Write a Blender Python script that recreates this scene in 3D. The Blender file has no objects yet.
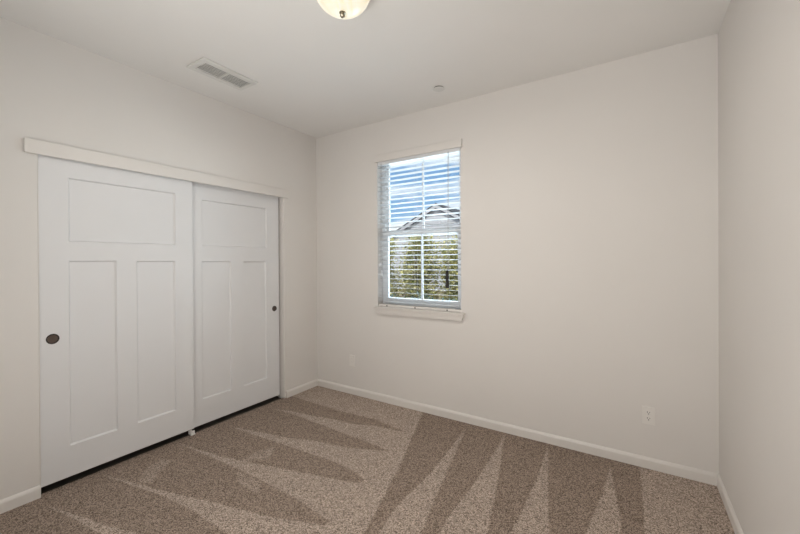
import bpy, bmesh, math, random
from mathutils import Matrix, Vector
C = bpy.context.scene.collection
SC = bpy.context.scene
R = math.radians

# ------------------------------------------------------------------ camera
CAM = (2.93440407, -2.88707993, 1.38018999)
F_PX, YAW, PITCH, ROLL = 361.66, -0.5681256, -0.0033056, -0.0059734
cd = bpy.data.cameras.new('camera'); cam = bpy.data.objects.new('camera', cd); C.objects.link(cam)
cd.sensor_width = 36.0; cd.lens = F_PX / 800 * 36.0
cd.shift_x = 0.1646 / 800; cd.shift_y = -5.4657 / 800
cd.clip_start = 0.02; cd.clip_end = 300
cam.matrix_world = (Matrix.Translation(CAM) @ Matrix.Rotation(-YAW, 4, 'Z')
                    @ Matrix.Rotation(math.pi / 2 + PITCH, 4, 'X') @ Matrix.Rotation(ROLL, 4, 'Z'))
SC.camera = cam

# ------------------------------------------------------------------ exposure, sky, sun, large lights
SC.view_settings.view_transform = 'Standard'; SC.view_settings.look = 'None'
SC.view_settings.gamma = 1.0; SC.view_settings.use_curve_mapping = False
SC.view_settings.exposure = 0.0

w = bpy.data.worlds.new('sky'); SC.world = w; w.use_nodes = True
nt = w.node_tree; nt.nodes.clear()
def N(nt, t, **kw):
    n = nt.nodes.new(t)
    for k, v in kw.items(): setattr(n, k, v)
    return n
tc = N(nt, 'ShaderNodeTexCoord'); mp = N(nt, 'ShaderNodeMapping')
mp.inputs['Scale'].default_value = (1.6, 1.6, 6.0); mp.inputs['Location'].default_value = (0.35, 0.2, 0.55)
no = N(nt, 'ShaderNodeTexNoise'); no.inputs['Scale'].default_value = 2.2; no.inputs['Detail'].default_value = 6
rp = N(nt, 'ShaderNodeValToRGB'); rp.color_ramp.elements[0].position = .44; rp.color_ramp.elements[1].position = .60
sx = N(nt, 'ShaderNodeSeparateXYZ')
gr = N(nt, 'ShaderNodeValToRGB')
gr.color_ramp.elements[0].position = 0.0; gr.color_ramp.elements[0].color = (.34, .54, .78, 1)
gr.color_ramp.elements[1].position = 0.45; gr.color_ramp.elements[1].color = (.10, .27, .58, 1)
mx = N(nt, 'ShaderNodeMix', data_type='RGBA')
bg = N(nt, 'ShaderNodeBackground'); bg.inputs['Strength'].default_value = 1.2
ow = N(nt, 'ShaderNodeOutputWorld')
L = nt.links.new
L(tc.outputs['Generated'], mp.inputs['Vector']); L(mp.outputs['Vector'], no.inputs['Vector'])
L(no.outputs['Fac'], rp.inputs['Fac']); L(tc.outputs['Generated'], sx.inputs['Vector'])
L(sx.outputs['Z'], gr.inputs['Fac']); L(rp.outputs['Color'], mx.inputs['Factor'])
L(gr.outputs['Color'], mx.inputs['A']); mx.inputs['B'].default_value = (.95, .97, 1.0, 1)
L(mx.outputs['Result'], bg.inputs['Color']); L(bg.outputs['Background'], ow.inputs['Surface'])

sd = bpy.data.lights.new('sun', 'SUN'); sd.energy = 5.5; sd.angle = R(0.6); sd.color = (1, .95, .86)
sun = bpy.data.objects.new('sun', sd); C.objects.link(sun); sun.location = (4, -6, 12)
sun.rotation_euler = (R(38), 0, R(22))

def area(name, loc, rot, sx_, sy_, watt, col):
    d = bpy.data.lights.new(name, 'AREA'); d.shape = 'RECTANGLE'; d.size = sx_; d.size_y = sy_
    d.energy = watt; d.color = col
    o = bpy.data.objects.new(name, d); C.objects.link(o); o.location = loc; o.rotation_euler = rot
    return o
# unseen area fills added beyond the doorway behind the camera to brighten the room
area('hall_fill', (2.05, -4.2, .95), (R(120), 0, 0), 1.8, 1.6, 20, (1.0, .975, .945))
area('hall_up_fill', (2.1, -3.75, .12), (R(180), 0, 0), 1.7, 1.1, 51, (1.0, .985, .965))  # upward fill, added to lift the ceiling
# daylight coming in through the window
area('window_daylight', (1.27, .50, 1.55), (R(-102), 0, 0), 3.4, 1.8, 125, (.74, .89, 1.0))

# ------------------------------------------------------------------ dimensions
W, H = 3.3834, 2.74
YN = -3.12                        # near wall
OY0, OY1, OZ = -2.236, -0.456, 2.06   # closet opening
WX0, WX1, WZ0, WZ1 = 0.832, 1.711, 0.906, 2.385   # window opening
DX0, DX1, DZ = 1.25, 3.05, 2.2   # doorway behind the camera

# ------------------------------------------------------------------ materials
def mat(name, col, rough=.6, bump=0, bscale=200, var=0, vscale=3, metal=0, spec=.5, emit=None, es=0):
    m = bpy.data.materials.new(name); m.use_nodes = True
    t = m.node_tree; b = t.nodes['Principled BSDF']
    b.inputs['Roughness'].default_value = rough; b.inputs['Metallic'].default_value = metal
    b.inputs['Specular IOR Level'].default_value = spec
    co = N(t, 'ShaderNodeTexCoord')
    nz = N(t, 'ShaderNodeTexNoise'); nz.inputs['Scale'].default_value = vscale; nz.inputs['Detail'].default_value = 3
    t.links.new(co.outputs['Object'], nz.inputs['Vector'])
    r = N(t, 'ShaderNodeValToRGB')
    r.color_ramp.elements[0].position = .3; r.color_ramp.elements[1].position = .7
    r.color_ramp.elements[0].color = (*[c * (1 - var) for c in col], 1)
    r.color_ramp.elements[1].color = (*[min(1, c * (1 + var)) for c in col], 1)
    t.links.new(nz.outputs['Fac'], r.inputs['Fac']); t.links.new(r.outputs['Color'], b.inputs['Base Color'])
    if bump:
        n2 = N(t, 'ShaderNodeTexNoise'); n2.inputs['Scale'].default_value = bscale; n2.inputs['Detail'].default_value = 2
        t.links.new(co.outputs['Object'], n2.inputs['Vector'])
        bp = N(t, 'ShaderNodeBump'); bp.inputs['Strength'].default_value = bump; bp.inputs['Distance'].default_value = .002
        t.links.new(n2.outputs['Fac'], bp.inputs['Height']); t.links.new(bp.outputs['Normal'], b.inputs['Normal'])
    if emit:
        b.inputs['Emission Color'].default_value = (*emit, 1); b.inputs['Emission Strength'].default_value = es
    return m

M = {}
M['wall'] = mat('wall_paint', (.755, .728, .697), .75, .12, 160, .01, 2)
M['ceiling'] = mat('ceiling_paint', (.80, .785, .76), .85, .15, 120, .01, 2)
M['trim'] = mat('trim_paint', (.755, .725, .69), .4, .03, 60, .008, 4)
M['door'] = mat('door_paint', (.765, .765, .77), .42, .03, 80, .008, 4)
M['vinyl'] = mat('white_vinyl', (.83, .845, .86), .35, .02, 60, .005)
M['slat'] = mat('white_slat', (.64, .65, .665), .4, .02, 60, .005)
M['bronze'] = mat('bronze', (.13, .10, .085), .38, .05, 120, .15, 30, metal=.7)
M['bronze_rim'] = mat('dark_bronze', (.05, .042, .04), .35, 0, 1, .1, 30, metal=.7)
M['black'] = mat('black_plastic', (.012, .011, .01), .5, 0, 1, .1)
M['dark'] = mat('dark_gap', (.02, .02, .02), .9, 0, 1, .05)
M['plastic'] = mat('ivory_plastic', (.80, .775, .74), .35, 0, 1, .005)
M['cord'] = mat('cord', (.42, .42, .42), .8, 0, 1, .05)
M['vent'] = mat('vent_enamel', (.70, .69, .66), .45, 0, 1, .01)
M['nickel'] = mat('brushed_nickel', (.42, .38, .30), .3, .03, 200, .08, 40, metal=1)
M['throat'] = mat('vent_throat', (.36, .36, .35), .9, 0, 1, .05)
M['gap_shade'] = mat('closet_gap_shade', (.10, .085, .07), .9, .2, 40, .15, 6)  # dark colour stands for the shade in the gap under the closet doors
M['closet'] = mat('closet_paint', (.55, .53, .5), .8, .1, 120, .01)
M['concrete'] = mat('bounce_concrete', (.55, .53, .5), .9, .3, 40, .1, 2)
M['soil'] = mat('garden_soil', (.23, .18, .12), .95, .6, 20, .3, 5)
M['siding'] = mat('grey_siding', (.50, .50, .53), .8, .05, 30, .04, 1)
M['roof'] = mat('dark_roof_shingle', (.06, .065, .075), .9, .4, 25, .3, 8)
M['rake'] = mat('pale_grey_trim', (.45, .45, .48), .6, .02, 20, .03)
M['rake_dark'] = mat('dark_roof_edge', (.035, .04, .05), .7, .02, 20, .05)
M['bark'] = mat('shrub_bark', (.12, .085, .055), .9, .5, 30, .25, 12)

def leafmat(name, a, b_, c):
    m = bpy.data.materials.new(name); m.use_nodes = True; t = m.node_tree; b = t.nodes['Principled BSDF']
    co = N(t, 'ShaderNodeTexCoord'); nz = N(t, 'ShaderNodeTexNoise'); nz.inputs['Scale'].default_value = 14
    nz.inputs['Detail'].default_value = 4
    r = N(t, 'ShaderNodeValToRGB'); e = r.color_ramp.elements
    e[0].position = .36; e[0].color = (*a, 1); e[1].position = .64; e[1].color = (*c, 1)
    x = e.new(.5); x.color = (*b_, 1)
    t.links.new(co.outputs['Object'], nz.inputs['Vector']); t.links.new(nz.outputs['Fac'], r.inputs['Fac'])
    t.links.new(r.outputs['Color'], b.inputs['Base Color']); b.inputs['Roughness'].default_value = .5
    tr = N(t, 'ShaderNodeBsdfTranslucent'); ms = N(t, 'ShaderNodeMixShader'); ms.inputs[0].default_value = .3
    t.links.new(r.outputs['Color'], tr.inputs['Color']); t.links.new(b.outputs[0], ms.inputs[1])
    t.links.new(tr.outputs[0], ms.inputs[2]); t.links.new(ms.outputs[0], t.nodes['Material Output'].inputs['Surface'])
    return m
M['leaf'] = leafmat('yellow_green_leaf', (.10, .14, .035), (.50, .46, .17), (.82, .74, .42))
M['leaf_blue'] = leafmat('blue_green_leaf', (.05, .10, .08), (.14, .22, .20), (.36, .44, .42))

def glassmat():
    m = bpy.data.materials.new('window_glass'); m.use_nodes = True; t = m.node_tree; t.nodes.clear()
    tr = N(t, 'ShaderNodeBsdfTransparent'); tr.inputs[0].default_value = (.93, .95, .95, 1)
    gl = N(t, 'ShaderNodeBsdfGlossy'); gl.inputs['Roughness'].default_value = .02
    fr = N(t, 'ShaderNodeFresnel'); fr.inputs['IOR'].default_value = 1.35
    ms = N(t, 'ShaderNodeMixShader'); o = N(t, 'ShaderNodeOutputMaterial')
    t.links.new(fr.outputs[0], ms.inputs[0]); t.links.new(tr.outputs[0], ms.inputs[1]); t.links.new(gl.outputs[0], ms.inputs[2])
    t.links.new(ms.outputs[0], o.inputs['Surface']); return m
M['glass'] = glassmat()

def alabaster():
    m = bpy.data.materials.new('lit_alabaster_glass'); m.use_nodes = True; t = m.node_tree; b = t.nodes['Principled BSDF']
    co = N(t, 'ShaderNodeTexCoord'); nz = N(t, 'ShaderNodeTexNoise'); nz.inputs['Scale'].default_value = 9
    nz.inputs['Detail'].default_value = 4; nz.inputs['Distortion'].default_value = 1.5
    r = N(t, 'ShaderNodeValToRGB'); e = r.color_ramp.elements
    e[0].position = .3; e[0].color = (.80, .70, .47, 1); e[1].position = .62; e[1].color = (1, .95, .80, 1)
    t.links.new(co.outputs['Object'], nz.inputs['Vector']); t.links.new(nz.outputs['Fac'], r.inputs['Fac'])
    b.inputs['Base Color'].default_value = (.5, .48, .42, 1); b.inputs['Roughness'].default_value = .25
    t.links.new(r.outputs['Color'], b.inputs['Emission Color']); b.inputs['Emission Strength'].default_value = .72
    return m
M['alabaster'] = alabaster()

def carpet():
    m = bpy.data.materials.new('carpet'); m.use_nodes = True; t = m.node_tree; b = t.nodes['Principled BSDF']
    b.inputs['Roughness'].default_value = .95; b.inputs['Specular IOR Level'].default_value = .1
    co = N(t, 'ShaderNodeTexCoord')
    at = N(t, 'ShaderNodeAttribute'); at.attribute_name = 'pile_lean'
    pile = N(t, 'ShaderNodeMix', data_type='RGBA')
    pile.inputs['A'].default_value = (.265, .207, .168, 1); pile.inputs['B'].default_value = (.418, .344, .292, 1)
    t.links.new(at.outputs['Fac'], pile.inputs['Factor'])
    v = N(t, 'ShaderNodeTexVoronoi'); v.inputs['Scale'].default_value = 225; v.inputs['Randomness'].default_value = .8
    t.links.new(co.outputs['Object'], v.inputs['Vector'])
    sp = N(t, 'ShaderNodeSeparateColor'); t.links.new(v.outputs['Color'], sp.inputs[0])
    r = N(t, 'ShaderNodeValToRGB'); e = r.color_ramp.elements
    e[0].position = 0; e[0].color = (.30, .28, .26, 1); e[1].position = 1; e[1].color = (1.72, 1.72, 1.72, 1)
    t.links.new(sp.outputs[0], r.inputs['Fac'])
    mu = N(t, 'ShaderNodeMix', data_type='RGBA', blend_type='MULTIPLY'); mu.inputs['Factor'].default_value = 1
    t.links.new(pile.outputs['Result'], mu.inputs['A']); t.links.new(r.outputs['Color'], mu.inputs['B'])
    t.links.new(mu.outputs['Result'], b.inputs['Base Color'])
    bp = N(t, 'ShaderNodeBump'); bp.inputs['Strength'].default_value = .5; bp.inputs['Distance'].default_value = .004
    t.links.new(v.outputs['Distance'], bp.inputs['Height']); t.links.new(bp.outputs['Normal'], b.inputs['Normal'])
    return m
M['carpet'] = carpet()

# ------------------------------------------------------------------ mesh helpers
class MB:
    def __init__(s): s.bm = bmesh.new()
    def box(s, a, b, bev=0, seg=2):
        x0, y0, z0 = [min(p, q) for p, q in zip(a, b)]; x1, y1, z1 = [max(p, q) for p, q in zip(a, b)]
        vs = [s.bm.verts.new(p) for p in ((x0,y0,z0),(x1,y0,z0),(x1,y1,z0),(x0,y1,z0),(x0,y0,z1),(x1,y0,z1),(x1,y1,z1),(x0,y1,z1))]
        fs = [s.bm.faces.new([vs[i] for i in q]) for q in ((3,2,1,0),(4,5,6,7),(0,1,5,4),(1,2,6,5),(2,3,7,6),(3,0,4,7))]
        if bev:
            es = list({e for f in fs for e in f.edges})
            bmesh.ops.bevel(s.bm, geom=es, offset=bev, segments=seg, affect='EDGES', profile=.5)
        return s
    def prism(s, pts, u, v, ext, base):
        """closed polygon pts in axes u,v extruded by vector ext from base"""
        base, u, v, ext = Vector(base), Vector(u), Vector(v), Vector(ext)
        n = len(pts)
        a = [s.bm.verts.new(base + u * p + v * q) for p, q in pts]; b = [s.bm.verts.new(x.co + ext) for x in a]
        s.bm.faces.new(a); s.bm.faces.new(list(reversed(b)))
        for i in range(n): s.bm.faces.new([a[i], b[i], b[(i+1) % n], a[(i+1) % n]])
        return s
    def lathe(s, prof, seg=48, mtx=None, caps=True):
        """profile of (r,z) turned around z"""
        rings = []
        for r, z in prof:
            if r < 1e-6: rings.append([s.bm.verts.new(mtx @ Vector((0,0,z)) if mtx else (0,0,z))]); continue
            ring = []
            for i in range(seg):
                p = Vector((r*math.cos(2*math.pi*i/seg), r*math.sin(2*math.pi*i/seg), z))
                ring.append(s.bm.verts.new(mtx @ p if mtx else p))
            rings.append(ring)
        for a, b in zip(rings, rings[1:]):
            for i in range(seg):
                j = (i+1) % seg
                if len(a) == 1 and len(b) == 1: continue
                if len(a) == 1: s.bm.faces.new([a[0], b[i], b[j]])
                elif len(b) == 1: s.bm.faces.new([a[i], b[0], a[j]])
                else: s.bm.faces.new([a[i], b[i], b[j], a[j]])
        return s
    def tube(s, pts, r, seg=8):
        pts = [Vector(p) for p in pts]; rings = []
        for i, p in enumerate(pts):
            d = (pts[min(i+1, len(pts)-1)] - pts[max(i-1, 0)]).normalized()
            u = d.orthogonal().normalized(); v = d.cross(u)
            rr = r[i] if isinstance(r, (list, tuple)) else r
            rings.append([s.bm.verts.new(p + u*rr*math.cos(2*math.pi*k/seg) + v*rr*math.sin(2*math.pi*k/seg)) for k in range(seg)])
        for a, b in zip(rings, rings[1:]):
            for i in range(seg): s.bm.faces.new([a[i], a[(i+1)%seg], b[(i+1)%seg], b[i]])
        s.bm.faces.new(list(reversed(rings[0]))); s.bm.faces.new(rings[-1])
        return s
    def build(s, name, m, parent=None, smooth=False, origin=None, fix=True):
        if fix: bmesh.ops.recalc_face_normals(s.bm, faces=s.bm.faces)
        if origin: bmesh.ops.translate(s.bm, verts=s.bm.verts, vec=-Vector(origin))
        me = bpy.data.meshes.new(name); s.bm.to_mesh(me); s.bm.free()
        me.materials.append(m)
        if smooth:
            for p in me.polygons: p.use_smooth = True
            me.set_sharp_from_angle(angle=R(35))
        o = bpy.data.objects.new(name, me); C.objects.link(o)
        if parent: o.parent = parent
        if origin: o.location = origin
        return o
def tag(o, label=None, cat=None, group=None, kind=None):
    for k, v in (('label', label), ('category', cat), ('group', group), ('kind', kind)):
        if v: o[k] = v
    return o
def empty(name, loc=(0,0,0), rz=0):
    o = bpy.data.objects.new(name, None); C.objects.link(o); o.location = loc; o.rotation_euler.z = rz
    o.empty_display_size = .1
    return o

# ------------------------------------------------------------------ unprojection of carpet strokes (measured in the photograph) to the floor
def floor_pt(u, v):
    x, y = u - 400 + .1646, v - 267 + 5.4657
    sr, cr = math.sin(ROLL), math.cos(ROLL)
    x, y = x*cr + y*sr, -x*sr + y*cr
    r, f, up = x/F_PX, 1.0, -y/F_PX
    sp, cp = math.sin(PITCH), math.cos(PITCH)
    f, up = f*cp - up*sp, f*sp + up*cp
    s, c = math.sin(YAW), math.cos(YAW)
    k = -CAM[2]/up
    return (CAM[0] + k*(r*c + f*s), CAM[1] + k*(-r*s + f*c))

# ------------------------------------------------------------------ SETTING
T = .15
# floor: carpet as a fine grid carrying the direction the vacuum left the pile in
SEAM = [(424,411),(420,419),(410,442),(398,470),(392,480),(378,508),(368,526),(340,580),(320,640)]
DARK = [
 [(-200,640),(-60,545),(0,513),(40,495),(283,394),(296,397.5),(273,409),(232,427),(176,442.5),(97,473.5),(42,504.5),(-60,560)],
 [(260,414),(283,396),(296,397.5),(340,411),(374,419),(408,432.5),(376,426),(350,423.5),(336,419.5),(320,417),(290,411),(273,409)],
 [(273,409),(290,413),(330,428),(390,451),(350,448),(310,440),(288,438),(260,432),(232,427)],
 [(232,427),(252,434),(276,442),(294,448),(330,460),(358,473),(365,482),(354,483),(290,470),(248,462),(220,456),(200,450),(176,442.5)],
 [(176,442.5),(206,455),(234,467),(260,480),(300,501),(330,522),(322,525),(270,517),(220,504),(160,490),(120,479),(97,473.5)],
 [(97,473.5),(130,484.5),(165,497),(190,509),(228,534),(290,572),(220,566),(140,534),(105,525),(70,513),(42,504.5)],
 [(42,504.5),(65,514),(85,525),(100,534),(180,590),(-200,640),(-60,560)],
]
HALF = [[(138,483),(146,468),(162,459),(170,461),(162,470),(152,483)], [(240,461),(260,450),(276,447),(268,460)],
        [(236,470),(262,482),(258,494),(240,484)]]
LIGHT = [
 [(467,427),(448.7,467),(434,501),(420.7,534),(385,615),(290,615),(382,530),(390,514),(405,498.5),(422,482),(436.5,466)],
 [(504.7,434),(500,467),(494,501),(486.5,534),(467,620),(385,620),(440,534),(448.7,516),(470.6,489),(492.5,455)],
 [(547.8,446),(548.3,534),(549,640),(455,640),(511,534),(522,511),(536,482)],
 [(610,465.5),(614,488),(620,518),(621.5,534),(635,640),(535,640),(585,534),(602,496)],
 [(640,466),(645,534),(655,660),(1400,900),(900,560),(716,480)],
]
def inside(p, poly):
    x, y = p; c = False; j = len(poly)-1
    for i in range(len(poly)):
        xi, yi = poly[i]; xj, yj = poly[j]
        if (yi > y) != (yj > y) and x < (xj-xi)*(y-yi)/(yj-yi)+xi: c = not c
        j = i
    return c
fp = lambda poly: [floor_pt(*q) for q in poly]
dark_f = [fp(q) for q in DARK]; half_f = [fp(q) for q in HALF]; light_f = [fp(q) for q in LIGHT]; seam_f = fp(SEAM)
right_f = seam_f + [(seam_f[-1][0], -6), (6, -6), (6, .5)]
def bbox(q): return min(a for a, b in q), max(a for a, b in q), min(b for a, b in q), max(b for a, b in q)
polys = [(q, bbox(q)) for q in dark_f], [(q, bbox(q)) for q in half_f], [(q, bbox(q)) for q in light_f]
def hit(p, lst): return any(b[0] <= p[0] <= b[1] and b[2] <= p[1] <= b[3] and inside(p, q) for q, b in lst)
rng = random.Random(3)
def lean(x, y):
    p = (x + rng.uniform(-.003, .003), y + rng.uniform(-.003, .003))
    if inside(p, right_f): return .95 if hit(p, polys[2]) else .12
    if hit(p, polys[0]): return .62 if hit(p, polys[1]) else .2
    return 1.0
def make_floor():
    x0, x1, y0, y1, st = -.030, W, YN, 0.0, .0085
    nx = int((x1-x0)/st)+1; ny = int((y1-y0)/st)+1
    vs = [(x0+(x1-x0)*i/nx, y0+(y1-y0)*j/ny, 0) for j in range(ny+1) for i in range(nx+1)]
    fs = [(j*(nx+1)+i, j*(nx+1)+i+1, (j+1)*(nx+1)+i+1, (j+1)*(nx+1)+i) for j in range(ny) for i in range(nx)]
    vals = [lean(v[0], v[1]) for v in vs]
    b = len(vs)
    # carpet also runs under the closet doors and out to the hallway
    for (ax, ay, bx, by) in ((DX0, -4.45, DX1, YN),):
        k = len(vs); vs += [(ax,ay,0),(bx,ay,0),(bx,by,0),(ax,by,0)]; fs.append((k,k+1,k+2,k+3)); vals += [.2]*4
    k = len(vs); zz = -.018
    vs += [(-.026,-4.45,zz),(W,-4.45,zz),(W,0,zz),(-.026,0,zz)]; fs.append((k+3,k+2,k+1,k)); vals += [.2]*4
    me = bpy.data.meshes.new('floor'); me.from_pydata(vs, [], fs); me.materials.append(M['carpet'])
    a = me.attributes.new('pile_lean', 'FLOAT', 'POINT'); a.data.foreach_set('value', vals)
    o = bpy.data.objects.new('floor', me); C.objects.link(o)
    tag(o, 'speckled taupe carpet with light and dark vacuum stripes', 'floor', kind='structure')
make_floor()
m = MB(); m.box((-.70, OY0-.30, -.10), (-.028, OY1+.30, -.018))
tag(m.build('floor_closet', M['gap_shade']), 'closet floor coloured dark for the shade under the sliding doors', 'floor', kind='structure')

m = MB(); m.box((-.85, -4.6, H), (W+T, T, H+.12))
tag(m.build('ceiling', M['ceiling']), 'plain off-white painted ceiling with a round lamp and a vent', 'ceiling', kind='structure')
m = MB()                                               # window wall
m.box((-.85, 0, -.1), (WX0, T, H)).box((WX1, 0, -.1), (W+T, T, H)).box((WX0, 0, -.1), (WX1, T, WZ0)).box((WX0, 0, WZ1), (WX1, T, H))
tag(m.build('wall_back', M['wall']), 'off-white wall with the window in it', 'wall', kind='structure')
m = MB()                                               # closet wall
m.box((-.115, -4.45, -.1), (0, OY0-.004, H)).box((-.115, OY1+.018, -.1), (0, 0, H)).box((-.115, OY0-.004, OZ), (0, OY1+.018, H))
tag(m.build('wall_left', M['wall']), 'off-white wall around the closet opening', 'wall', kind='structure')
m = MB(); m.box((W, -4.6, -.1), (W+T, 0, H))
tag(m.build('wall_right', M['wall']), 'blank off-white wall at the right edge of the photo', 'wall', kind='structure')
m = MB()
m.box((0, YN-.11, -.1), (DX0, YN, H)).box((DX1, YN-.11, -.1), (W, YN, H)).box((DX0, YN-.11, DZ), (DX1, YN, H))
tag(m.build('wall_front', M['wall']), 'wall behind the camera with a wide doorway to the hall', 'wall', kind='structure')
m = MB(); m.box((0, -4.6, -.1), (W, -4.45, H))
tag(m.build('wall_hall', M['wall']), 'far wall of the hallway behind the camera', 'wall', kind='structure')
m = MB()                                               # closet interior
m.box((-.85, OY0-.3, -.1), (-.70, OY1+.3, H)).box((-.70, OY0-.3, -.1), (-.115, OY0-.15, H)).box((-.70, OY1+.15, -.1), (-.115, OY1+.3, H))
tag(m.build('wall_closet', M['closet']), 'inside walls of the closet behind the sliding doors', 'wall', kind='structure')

# baseboards (eased top edge)
BH, BT = .0707, .013
prof = [(0,0),(BT,0),(BT,BH-.018),(BT-.0015,BH-.013),(BT-.005,BH-.006),(BT-.009,BH-.001),(BT-.0105,BH),(0,BH)]
def base(name, p, along, out, label):
    mb = MB(); mb.prism(prof, out, (0,0,1), along, p)
    tag(mb.build(name, M['trim']), label, 'baseboard', kind='structure')
base('baseboard_back', (BT, 0, .0), (W-2*BT, 0, 0), (0,-1,0), 'white baseboard below the window wall')
base('baseboard_left', (0, YN, 0), (0, OY0-.004-YN, 0), (1,0,0), 'white baseboard left of the closet, at the bottom left corner')
base('baseboard_corner', (0, OY1+.018, 0), (0, -OY1-.018, 0), (1,0,0), 'short white baseboard between the closet and the room corner')
base('baseboard_right', (W, YN, 0), (0, -YN, 0), (-1,0,0), 'white baseboard along the right wall')

# closet trim: header board, jambs
m = MB(); m.box((0, -2.296, 2.014), (.02, -.402, 2.0965), .002)
tag(m.build('trim_1', M['trim']), 'long white header board above the sliding closet doors', 'trim', kind='structure')
m = MB(); m.box((-.115, OY1, 0), (.003, OY1+.017, OZ-.001), .0015)
tag(m.build('trim_2', M['trim']), 'white jamb at the right side of the closet opening', 'trim', kind='structure')
m = MB(); m.box((-.115, OY0-.0035, 0), (.0005, OY0, OZ-.001), .0005)
tag(m.build('trim_3', M['trim']), 'white jamb at the left side of the closet opening', 'trim', kind='structure')
m = MB(); m.box((-.105, OY0+.001, 2.035), (-.008, OY1-.001, OZ-.001)) 
tag(m.build('trim_4', M['trim']), 'sliding door track behind the closet header board', 'trim', kind='structure')

# sliding doors: stiles and rails around three recessed flat panels
def sliding_door(name, xf, y0, y1, z0, z1, panels, py, pz, pr, label):
    th = .033; rec = .0135
    o = empty(name, (xf - th/2, (y0+y1)/2, z0)); tag(o, label, 'door', kind='structure')
    bm = bmesh.new()
    ys = sorted({y0, y1, *[p[0] for p in panels], *[p[1] for p in panels]})
    zs = sorted({z0, z1, *[p[2] for p in panels], *[p[3] for p in panels]})
    def inp(y, z): return any(p[0] < y < p[1] and p[2] < z < p[3] for p in panels)
    V = {}
    def v(x, y, z):
        k = (round(x,5), round(y,5), round(z,5))
        if k not in V: V[k] = bm.verts.new(k)
        return V[k]
    for ya, yb in zip(ys, ys[1:]):
        for za, zb in zip(zs, zs[1:]):
            if not inp((ya+yb)/2, (za+zb)/2): bm.faces.new([v(xf,ya,za), v(xf,yb,za), v(xf,yb,zb), v(xf,ya,zb)])
    sl = .0085                                            # slight slope of the sticking
    for a, b, c, d in panels:
        A = [v(xf,a,c), v(xf,b,c), v(xf,b,d), v(xf,a,d)]
        B = [v(xf-rec,a+sl,c+sl), v(xf-rec,b-sl,c+sl), v(xf-rec,b-sl,d-sl), v(xf-rec,a+sl,d-sl)]
        for i in range(4): bm.faces.new([A[i], A[(i+1)%4], B[(i+1)%4], B[i]])
    # outer edges and back
    def rim(seq, f): 
        for p, q in zip(seq, seq[1:]): bm.faces.new([f(p, xf), f(q, xf), f(q, xf-th), f(p, xf-th)])
    rim(ys, lambda t, x: v(x, t, z0)); rim(ys, lambda t, x: v(x, t, z1))
    rim(zs, lambda t, x: v(x, y0, t)); rim(zs, lambda t, x: v(x, y1, t))
    for ya, yb in zip(ys, ys[1:]):
        for za, zb in zip(zs, zs[1:]): bm.faces.new([v(xf-th,ya,za), v(xf-th,ya,zb), v(xf-th,yb,zb), v(xf-th,yb,za)])
    mb = MB(); mb.bm.free(); mb.bm = bm
    bmesh.ops.recalc_face_normals(bm, faces=bm.faces)
    loc = o.location
    f = mb.build('door_frame', M['door'], fix=False); f.data.transform(Matrix.Translation(-loc)); f.parent = o
    for a, b, c, d in panels:
        q = MB(); q.box((xf-rec-.005, a+.0005, c+.0005), (xf-rec+.0004, b-.0005, d-.0005))
        q = q.build('panel', M['door']); q.data.transform(Matrix.Translation(-loc)); q.parent = o
    # recessed cup pull
    X = Matrix.Translation((xf, py, pz)) @ Matrix.Rotation(R(90), 4, 'Y')
    c = MB(); c.lathe([(0,.0006),(pr*.70,.0006),(pr*.78,.0012)], 40, X)
    c = c.build('pull', M['bronze'], smooth=True); c.data.transform(Matrix.Translation(-loc)); c.parent = o
    c['label'] = 'round bronze finger pull'
    g = MB(); g.lathe([(pr*.78,.0010),(pr*.84,.0034),(pr*.94,.0036),(pr,.0004)], 40, X)
    g = g.build('pull_rim', M['bronze_rim'], c, smooth=True); g.data.transform(Matrix.Translation(-loc))
    return o
sliding_door('door_1', -.012, -2.2352, -1.343, .047, 2.034,
    [(-2.098,-1.470,1.508,1.907), (-2.100,-1.850,.237,1.390), (-1.733,-1.474,.237,1.387)], -2.176, .9175, .031,
    'left sliding white closet door with three flat panels, in front of the other')
sliding_door('door_2', -.052, -1.385, -.474, .034, 2.034,
    [(-1.246,-.613,1.508,1.893), (-1.250,-.991,.239,1.382), (-.868,-.620,.239,1.378)], -.531, .909, .027,
    'right sliding white closet door with three flat panels, nearer the corner')
m = MB(); m.box((-.029, -1.372, .0003), (-.002, -1.335, .006), .001).box((-.0115, -1.368, .006), (-.007, -1.340, .034), .001).box((-.0515, -1.368, .001), (-.0465, -1.340, .028), .001).box((-.0515, -1.368, .001), (-.0285, -1.340, .0055), .001)
tag(m.build('door_guide', M['plastic'], origin=(-.03,-1.355,0)), 'small white plastic floor guide where the two closet doors overlap', 'door guide')

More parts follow.
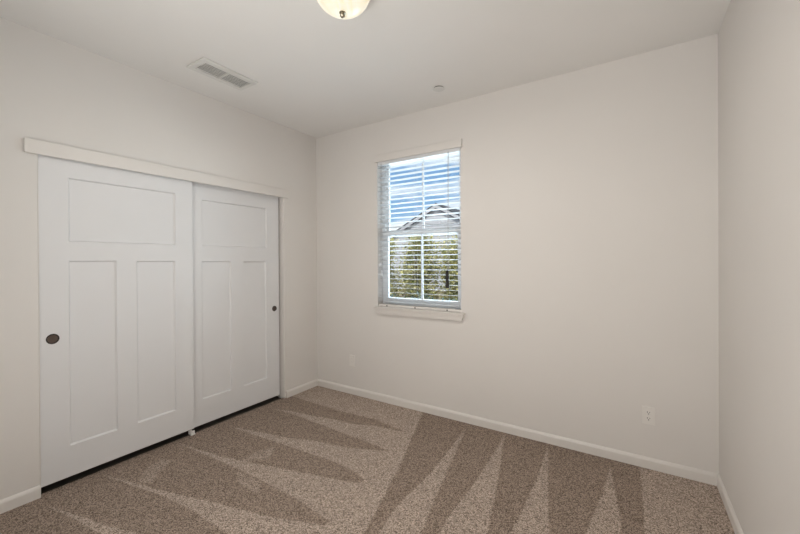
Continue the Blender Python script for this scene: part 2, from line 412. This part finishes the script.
# ------------------------------------------------------------------ window: vinyl single hung, stool and apron
win = empty('window_1', ((WX0+WX1)/2, .1, WZ0)); tag(win, 'white single-hung window with divided upper and lower sash', 'window', kind='structure')
def wpart(mb, name, mt, par=win):
    o = mb.build(name, mt); o.data.transform(Matrix.Translation(-win.location)); o.parent = par; return o
FY0, FY1 = .085, .145
fz0, fz1 = WZ0+.03, WZ1
m = MB()
fw = .034
m.box((WX0,FY0,fz0),(WX0+fw,FY1,fz1),.002).box((WX1-fw,FY0,fz0),(WX1,FY1,fz1),.002)
m.box((WX0+fw,FY0,fz1-fw),(WX1-fw,FY1,fz1),.002).box((WX0+fw,FY0,fz0),(WX1-fw,FY1,fz0+.03),.002)
wpart(m, 'window_frame', M['vinyl'])
ZM0, ZM1 = 1.62, 1.695
def sash(name, x0, x1, z0, z1, yc, sw, bw, tw):
    s = MB(); d = .014
    s.box((x0,yc-d,z0),(x0+sw,yc+d,z1),.0015).box((x1-sw,yc-d,z0),(x1,yc+d,z1),.0015)
    s.box((x0+sw,yc-d,z0),(x1-sw,yc+d,z0+bw),.0015).box((x0+sw,yc-d,z1-tw),(x1-sw,yc+d,z1),.0015)
    o = wpart(s, name, M['vinyl'])
    g = MB(); g.box((x0+sw-.002,yc-.003,z0+bw-.002),(x1-sw+.002,yc+.003,z1-tw+.002))
    gl = wpart(g, 'glass_pane', M['glass'], o); 
    mu = MB(); xc = (x0+x1)/2 + .006; mu.box((xc-.009,yc-.007,z0+bw),(xc+.009,yc+.007,z1-tw),.001)
    wpart(mu, 'muntin', M['vinyl'], o)
sash('upper_sash', WX0+fw, WX1-fw, ZM0+.02, fz1-fw, .128, .024, .035, .022)
sash('lower_sash', WX0+fw-.004, WX1-fw+.004, fz0+.03, ZM1-.02, .100, .036, .044, .05)
m = MB(); m.box((WX0+.0005, 0, WZ0), (WX1-.0005, FY1, .930), .001)            # stool: tongue inside the opening plus nosing
m.box((.803, -.040, .917), (1.748, -.0005, .930), .003, 3)
wpart(m, 'window_stool', M['trim'])
m = MB()
bm = m.bm
def apron_ring(xa, xb, y, z): return [bm.verts.new((xa,-.001,z)), bm.verts.new((xa,y,z)), bm.verts.new((xb,y,z)), bm.verts.new((xb,-.001,z))]
rs = [apron_ring(.806+o_, 1.745-o_, -y, z) for o_, y, z in ((0,.037,.917), (.003,.036,.910), (.010,.031,.894), (.018,.028,.872), (.022,.027,.864))]
for a, b in zip(rs, rs[1:]):
    for i in range(4): bm.faces.new([a[i], a[(i+1)%4], b[(i+1)%4], b[i]])
bm.faces.new(rs[0]); bm.faces.new(list(reversed(rs[-1])))
wpart(m, 'window_apron', M['trim'])

# ------------------------------------------------------------------ blind
bl = empty('window_blind', ((WX0+WX1)/2, .03, WZ0+.0285))
tag(bl, 'white horizontal slatted blind, lowered with open slats, hanging in the window', 'blind')
def bpart(mb, name, mt, par=bl, smooth=False):
    o = mb.build(name, mt, smooth=smooth); o.data.transform(Matrix.Translation(-bl.location)); o.parent = par; return o
bx0, bx1 = WX0+.004, WX1-.004
m = MB(); m.box((.817, -.021, 2.341), (1.731, -.0085, 2.409), .002)                 # valance board with returns
m.box((.817, -.0085, 2.341), (.827, -.001, 2.409)).box((1.721, -.0085, 2.341), (1.731, -.001, 2.409))
bpart(m, 'valance', M['trim'])
m = MB(); m.box((bx0, .004, 2.315), (bx1, .056, 2.365), .002)
bpart(m, 'head_rail', M['vinyl'])
ns = 30; ztop, zbot = 2.285, WZ0+.072
m = MB(); tilt = R(5.5)
for i in range(ns):
    z = ztop + (zbot-ztop)*i/(ns-1)
    pts = []
    for k in range(7):                                   # slightly crowned slat
        a = -1 + 2*k/6; pts.append((a*.025, .0010*(1-a*a)+.0011))
    for k in range(7):
        a = 1 - 2*k/6; pts.append((a*.025, .0010*(1-a*a)-.0011))
    u = Vector((0, math.cos(tilt), -math.sin(tilt))); v = Vector((0, math.sin(tilt), math.cos(tilt)))
    m.prism(pts, u, v, (bx1-bx0, 0, 0), (bx0, .030, z))
bpart(m, 'slats', M['slat'])
m = MB(); m.box((bx0, .006, .9308), (bx1, .054, .9525), .003)
br = bpart(m, 'bottom_rail', M['trim'])
lad = (bx0+.10, (bx0+bx1)/2-.02, bx1-.13)
for x in lad:
    X = Matrix.Translation((x, .0062, .940)) @ Matrix.Rotation(R(90), 4, 'X')
    q = MB(); q.lathe([(0,.0022),(.005,.0022),(.0068,.0012),(.0068,0)], 16, X)
    q = bpart(q, 'cord_plug', M['black'], br); q['label'] = 'small dark cord plug'
m = MB()
for x in lad:
    for y in (.0045, .0555): m.tube([(x, y, .946), (x, y, 2.318)], .0007, 5)
bpart(m, 'ladder_cord', M['slat'])
m = MB(); m.tube([(1.596, -.004, 1.285), (1.598, -.003, 1.8), (1.601, .0, 2.325)], .0017, 6).tube([(1.590, -.004, 1.285), (1.590, -.003, 1.8), (1.592, .0, 2.325)], .0013, 6)
lc = bpart(m, 'lift_cord', M['cord'])
m = MB(); m.lathe([(0,1.293),(.006,1.292),(.011,1.284),(.013,1.26),(.0165,1.17),(.0165,1.142),(.014,1.137),(0,1.136)], 20, Matrix.Translation((1.590,-.018,0)))
t_ = bpart(m, 'tassel', M['black'], lc, True); t_['label'] = 'black cord tassel'
m = MB(); m.tube([(.872, -.003, 1.36), (.872, -.002, 2.325)], .0012, 6).tube([(.886, -.003, 1.28), (.885, -.002, 2.325)], .0012, 6)
tcd = bpart(m, 'tilt_cord', M['cord'])
for x, z in ((.872, 1.335), (.886, 1.255)):
    m = MB(); m.lathe([(0,.03),(.004,.028),(.006,.012),(.0085,-.012),(.0085,-.02),(0,-.022)], 14, Matrix.Translation((x, -.0095, z)))
    q = bpart(m, 'tassel', M['slat'], tcd, True); q['label'] = 'small white cord tassel'

# ------------------------------------------------------------------ ceiling lamp
LX, LY = 1.736, -1.523
lamp = empty('ceiling_lamp', (LX, LY, H)); tag(lamp, 'round flush ceiling lamp with a lit cream alabaster glass bowl', 'lamp')
m = MB(); m.lathe([(0,0),(.118,0),(.130,-.005),(.134,-.014),(.130,-.020),(0,-.018)], 64)
m.build('ceiling_pan', M['nickel'], lamp, True)
out = [(.133,-.0205),(.145,-.021),(.148,-.024),(.145,-.028),(.138,-.032)]
out += [(.136*math.sqrt(max(0, 1-(k/22)**1.92)), -.033-.098*k/22) for k in range(1, 23)]
inn = [(.130*math.sqrt(max(0, 1-(k/12)**1.92)), -.030-.095*k/12) for k in range(12, -1, -1)]
m = MB(); m.lathe(out + inn, 80)
m.build('glass_bowl', M['alabaster'], lamp, True)
m = MB(); m.lathe([(0,-.128),(.006,-.130),(.0165,-.132),(.0165,-.135),(.010,-.138),(.0075,-.140),(.0115,-.144),(.0125,-.149),(.009,-.154),(.004,-.157),(0,-.158)], 28)
f_ = m.build('finial', M['nickel'], lamp, True); f_['label'] = 'small brushed nickel finial'
ld = bpy.data.lights.new('lamp_light', 'AREA'); ld.shape = 'DISK'; ld.size = .22; ld.energy = 13; ld.color = (1.0, .95, .88)
lo = bpy.data.objects.new('lamp_light', ld); C.objects.link(lo); lo.location = (LX, LY, H-.17)

# ------------------------------------------------------------------ vent
vx0, vx1, vy0, vy1 = .340, .556, -1.559, -1.146
vent = empty('ceiling_vent', ((vx0+vx1)/2, (vy0+vy1)/2, H)); tag(vent, 'rectangular white louvered air vent set in the ceiling near the closet', 'vent')
def vpart(mb, name, mt):
    o = mb.build(name, mt); o.data.transform(Matrix.Translation(-vent.location)); o.parent = vent; return o
ix0, ix1, iy0, iy1 = .378, .512, -1.520, -1.178
ym = (iy0+iy1)/2; zb = H-.014
m = MB()
m.box((vx0,vy0,zb),(ix0,vy1,H-.0005),.003).box((ix1,vy0,zb),(vx1,vy1,H-.0005),.003)
m.box((ix0,vy0,zb),(ix1,iy0,H-.0005),.003).box((ix0,iy1,zb),(ix1,vy1,H-.0005),.003).box((ix0,ym-.007,zb),(ix1,ym+.007,H-.0005),.002)
vpart(m, 'vent_frame', M['vent'])
m = MB(); m.box((ix0-.002,iy0-.002,H-.0022),(ix1+.002,iy1+.002,H-.0006))
vpart(m, 'vent_throat', M['throat'])
m = MB(); a = R(-10)
for ya, yb in ((iy0, ym-.007), (ym+.007, iy1)):
    for k in range(7):
        x = ix0 + .012 + (ix1-ix0-.024)*k/6
        u = Vector((math.cos(a), 0, math.sin(a))); v = Vector((-math.sin(a), 0, math.cos(a)))
        m.prism([(-.0068,-.0005),(.0068,-.0005),(.0068,.0005),(-.0068,.0005)], u, v, (0, yb-ya-.006, 0), (x, ya+.003, H-.0082))
    for k in range(1, 6):
        y = ya + (yb-ya)*k/6; m.box((ix0+.001, y-.0008, H-.0045), (ix1-.001, y+.0008, H-.0025))
vpart(m, 'louvers', M['vent'])
for x, y in ((ix0+.070, iy0-.02), (ix0+.070, iy1+.016)):
    m = MB(); m.lathe([(0,-.0016),(.003,-.0014),(.0045,0)], 14, Matrix.Translation((x, y, zb)))
    vpart(m, 'screw', M['vent'])

# concealed sprinkler cover
m = MB(); m.lathe([(0,-.0105),(.041,-.0105),(.0445,-.0098),(.0455,-.0085),(.044,-.0078),(0,-.0078)], 48)
sp = empty('sprinkler_cover', (1.660, -.305, H)); tag(sp, 'small flat white round sprinkler cover on the ceiling above the window', 'sprinkler cover')
m.build('cover_plate', M['vent'], sp, True)
m = MB(); m.lathe([(0,-.0079),(.0385,-.0079),(.0385,-.0003),(0,-.0003)], 40)
m.build('cover_cup', M['dark'], sp, True)

# ------------------------------------------------------------------ wall outlets
def outlet(name, xc, zc, label, kind):
    o = empty(name, (xc, 0, zc)); tag(o, label, 'outlet')
    m = MB(); m.box((-.035, -.0085, -.058), (.035, -.0003, .058), .0015, 2)
    m.build('cover_plate', M['plastic'], o)
    if kind == 'duplex':
        for s in (1, -1):
            z = s*.0195
            r = MB()
            pts = []
            for k in range(32):
                t = 2*math.pi*k/32; px, pz = .0172*math.cos(t), .0172*math.sin(t)
                pts.append((px, max(-.0135, min(.0135, pz))))
            r.prism(pts, (1,0,0), (0,0,1), (0,-.0025,0), (0,-.0084,z))
            rc = r.build('receptacle', M['plastic'], o)
            q = MB()
            q.box((-.0082,-.0116,z+.0005),(-.0052,-.0108,z+.0095)).box((.0052,-.0116,z+.0015),(.0080,-.0108,z+.0085))
            q.lathe([(0,.0004),(.0030,.0004),(.0030,-.0004)], 14, Matrix.Translation((0,-.0111,z-.0065)) @ Matrix.Rotation(R(90),4,'X'))
            q.build('slots', M['black'], rc)
        q = MB(); q.lathe([(0,.001),(.002,.001),(.003,0)], 12, Matrix.Translation((0,-.0085,0)) @ Matrix.Rotation(R(90),4,'X'))
        q.build('screw', M['vent'], o)
    else:
        q = MB(); q.box((-.0168,-.0105,-.0335),(.0168,-.008,.0335),.001)
        rc = q.build('receptacle', M['plastic'], o)
        for s in (1, -1):
            z = s*.018
            q = MB(); q.box((-.0078,-.0111,z+.001),(-.0052,-.0104,z+.009)).box((.0052,-.0111,z+.002),(.0076,-.0104,z+.008))
            q.build('slots', M['closet'], rc)
outlet('wall_outlet', 3.030, .348, 'white duplex power outlet low on the wall near the right corner', 'duplex')
outlet('wall_outlet', .503, .345, 'small white outlet plate low on the wall left of the window', 'decora')

# ------------------------------------------------------------------ OUTDOORS
m = MB(); m.box((-26, T+.001, -.45), (20, 60, -.25))
tag(m.build('ground', M['soil']), 'bare garden ground outside the window', 'ground', kind='structure')
m = MB(); m.box((-3.5, T+.02, -.2495), (6, 2.3, -.15), .01)  # unseen pale slab, added to bounce sunlight up through the blind
tag(m.build('bounce_patio', M['concrete']), 'pale concrete path added outside the window to bounce sun onto the ceiling', 'path', kind='structure')

# neighbour's house, gable end towards the window
HX, HY, HZ, SL, HWd = -5.62, 14.0, 4.36, .53, 3.7
g0 = -.25
house = empty('house', (HX, HY, g0)); tag(house, 'grey gabled neighbour house seen beyond the shrubs through the window', 'house')
def hpart(mb, name, mt):
    o = mb.build(name, mt); o.data.transform(Matrix.Translation(-house.location)); o.parent = house; return o
ze = HZ - SL*HWd - .22
m = MB(); m.prism([(-HWd+.35, g0), (HWd-.35, g0), (HWd-.35, HZ-.24-SL*(HWd-.35)), (0, HZ-.24), (-HWd+.35, HZ-.24-SL*(HWd-.35))], (1,0,0), (0,0,1), (0, 9, 0), (HX, HY+.12, 0))
hpart(m, 'gable_wall', M['siding'])
m = MB()
for k in range(1, 24):
    z = g0 + k*.18
    hw = min(HWd-.36, (HZ-.26-z)/SL)
    if hw > .05: m.prism([(-hw, 0), (hw, 0), (hw, .012), (-hw, .012)], (1,0,0), (0,0,1), (0, .02, 0), (HX, HY+.104, z))
hpart(m, 'siding_laps', M['rake'])
for s in (1, -1):
    m = MB(); m.prism([(0, HZ), (s*HWd, HZ-SL*HWd), (s*HWd, HZ-SL*HWd-.08), (0, HZ-.08)], (1,0,0), (0,0,1), (0, 9.6, 0), (HX, HY+.001, 0))
    hpart(m, 'roof', M['roof'])
    m = MB(); m.prism([(0, HZ-.08), (s*HWd, HZ-SL*HWd-.08), (s*HWd, HZ-SL*HWd-.25), (0, HZ-.25)], (1,0,0), (0,0,1), (0, .05, 0), (HX, HY+.002, 0))
    hpart(m, 'rake_board', M['rake'])
    m = MB(); m.prism([(0, HZ-.25), (s*(HWd-.1), HZ-SL*(HWd-.1)-.25), (s*(HWd-.1), HZ-SL*(HWd-.1)-.30), (0, HZ-.30)], (1,0,0), (0,0,1), (0, .04, 0), (HX, HY+.005, 0))
    hpart(m, 'rake_edge', M['rake_dark'])
m = MB(); m.box((HX-.28, HY+.08, 3.25), (HX+.28, HY+.125, 3.6), .01)
hpart(m, 'gable_vent', M['rake'])

# shrubs
def shrub(x, y, wd, dp, ht, n, mt, label, seed, ls=.055, group=None, low=.02):
    rn = random.Random(seed)
    o = empty('shrub', (x, y, -.25)); tag(o, label, 'shrub', group)
    st = MB(); tips = []
    for k in range(9):
        a = rn.uniform(0, 6.28); d = rn.uniform(.15, .6)
        tip = Vector((math.cos(a)*wd*.5*d, math.sin(a)*dp*.5*d, ht*rn.uniform(.6, .93))); tips.append(tip)
        mid = Vector((tip.x*.35, tip.y*.35, tip.z*.45))
        st.tube([(0,0,0), mid, tip], [.02, .013, .004], 6)
    st.build('stem', M['bark'], o, True)
    cl = []
    for k in range(40):
        a = rn.uniform(0, 6.28); e = rn.uniform(0, 1); d = math.sqrt(rn.uniform(.2, 1))
        hz = low + (1-low)*e
        env = (1 - max(0, (hz-.72)/.28)**2*.75)
        d *= .95
        cl.append(Vector((math.cos(a)*wd*.42*d*env, math.sin(a)*dp*.42*d*env, hz*ht*.94)))
    vs, fs = [], []
    for k in range(n):
        c = rn.choice(cl); p = c + Vector((rn.gauss(0, wd*.17), rn.gauss(0, dp*.14), rn.gauss(0, ht*.06)))
        if p.z < .02 or p.z > ht or abs(p.x) > wd*.5-ls or abs(p.y) > dp*.5-ls: continue
        az = rn.uniform(0, 6.28); el = rn.uniform(-.3, .9); s = ls*rn.uniform(.6, 1.3)
        d = Vector((math.cos(az)*math.cos(el), math.sin(az)*math.cos(el), math.sin(el)))
        u = d.cross(Vector((0,0,1))).normalized(); nn = u.cross(d)
        b = len(vs)
        vs += [p, p + d*s*.45 + u*s*.28 + nn*s*.05, p + d*s, p + d*s*.45 - u*s*.28 + nn*s*.05]
        fs.append((b, b+1, b+2, b+3))
    me = bpy.data.meshes.new('foliage'); me.from_pydata(vs, [], fs); me.materials.append(mt)
    f = bpy.data.objects.new('foliage', me); C.objects.link(f); f.parent = o
    return o
G = 'yellow-green shrubs along the garden edge'
LB = 'tall sunlit yellow-green shrub growing outside behind the window blind'
for i, x in enumerate([-4.3 + .92*k for k in range(8)]):
    shrub(x, 3.42, .91, .62, 2.12 + .05*math.sin(i*1.7), 9000, M['leaf'], LB, 10+i, .07, G)
for i, x in enumerate([-3.84 + .92*k for k in range(7)]):
    shrub(x, 4.08, .91, .66, 2.16 + .05*math.sin(i*2.9), 7000, M['leaf'], LB, 70+i, .07, G)
G2 = 'low bluish shrubs in front of the yellow-green ones'
for i, x in enumerate([-2.9 + .66*k for k in range(7)]):
    shrub(x, 2.74 + .04*math.sin(i*3.1), .64, .55, 1.0 + .05*math.sin(i*2.1), 2200, M['leaf_blue'],
          'low blue-green shrub at the foot of the yellow-green shrubs outside', 40+i, .06, G2)
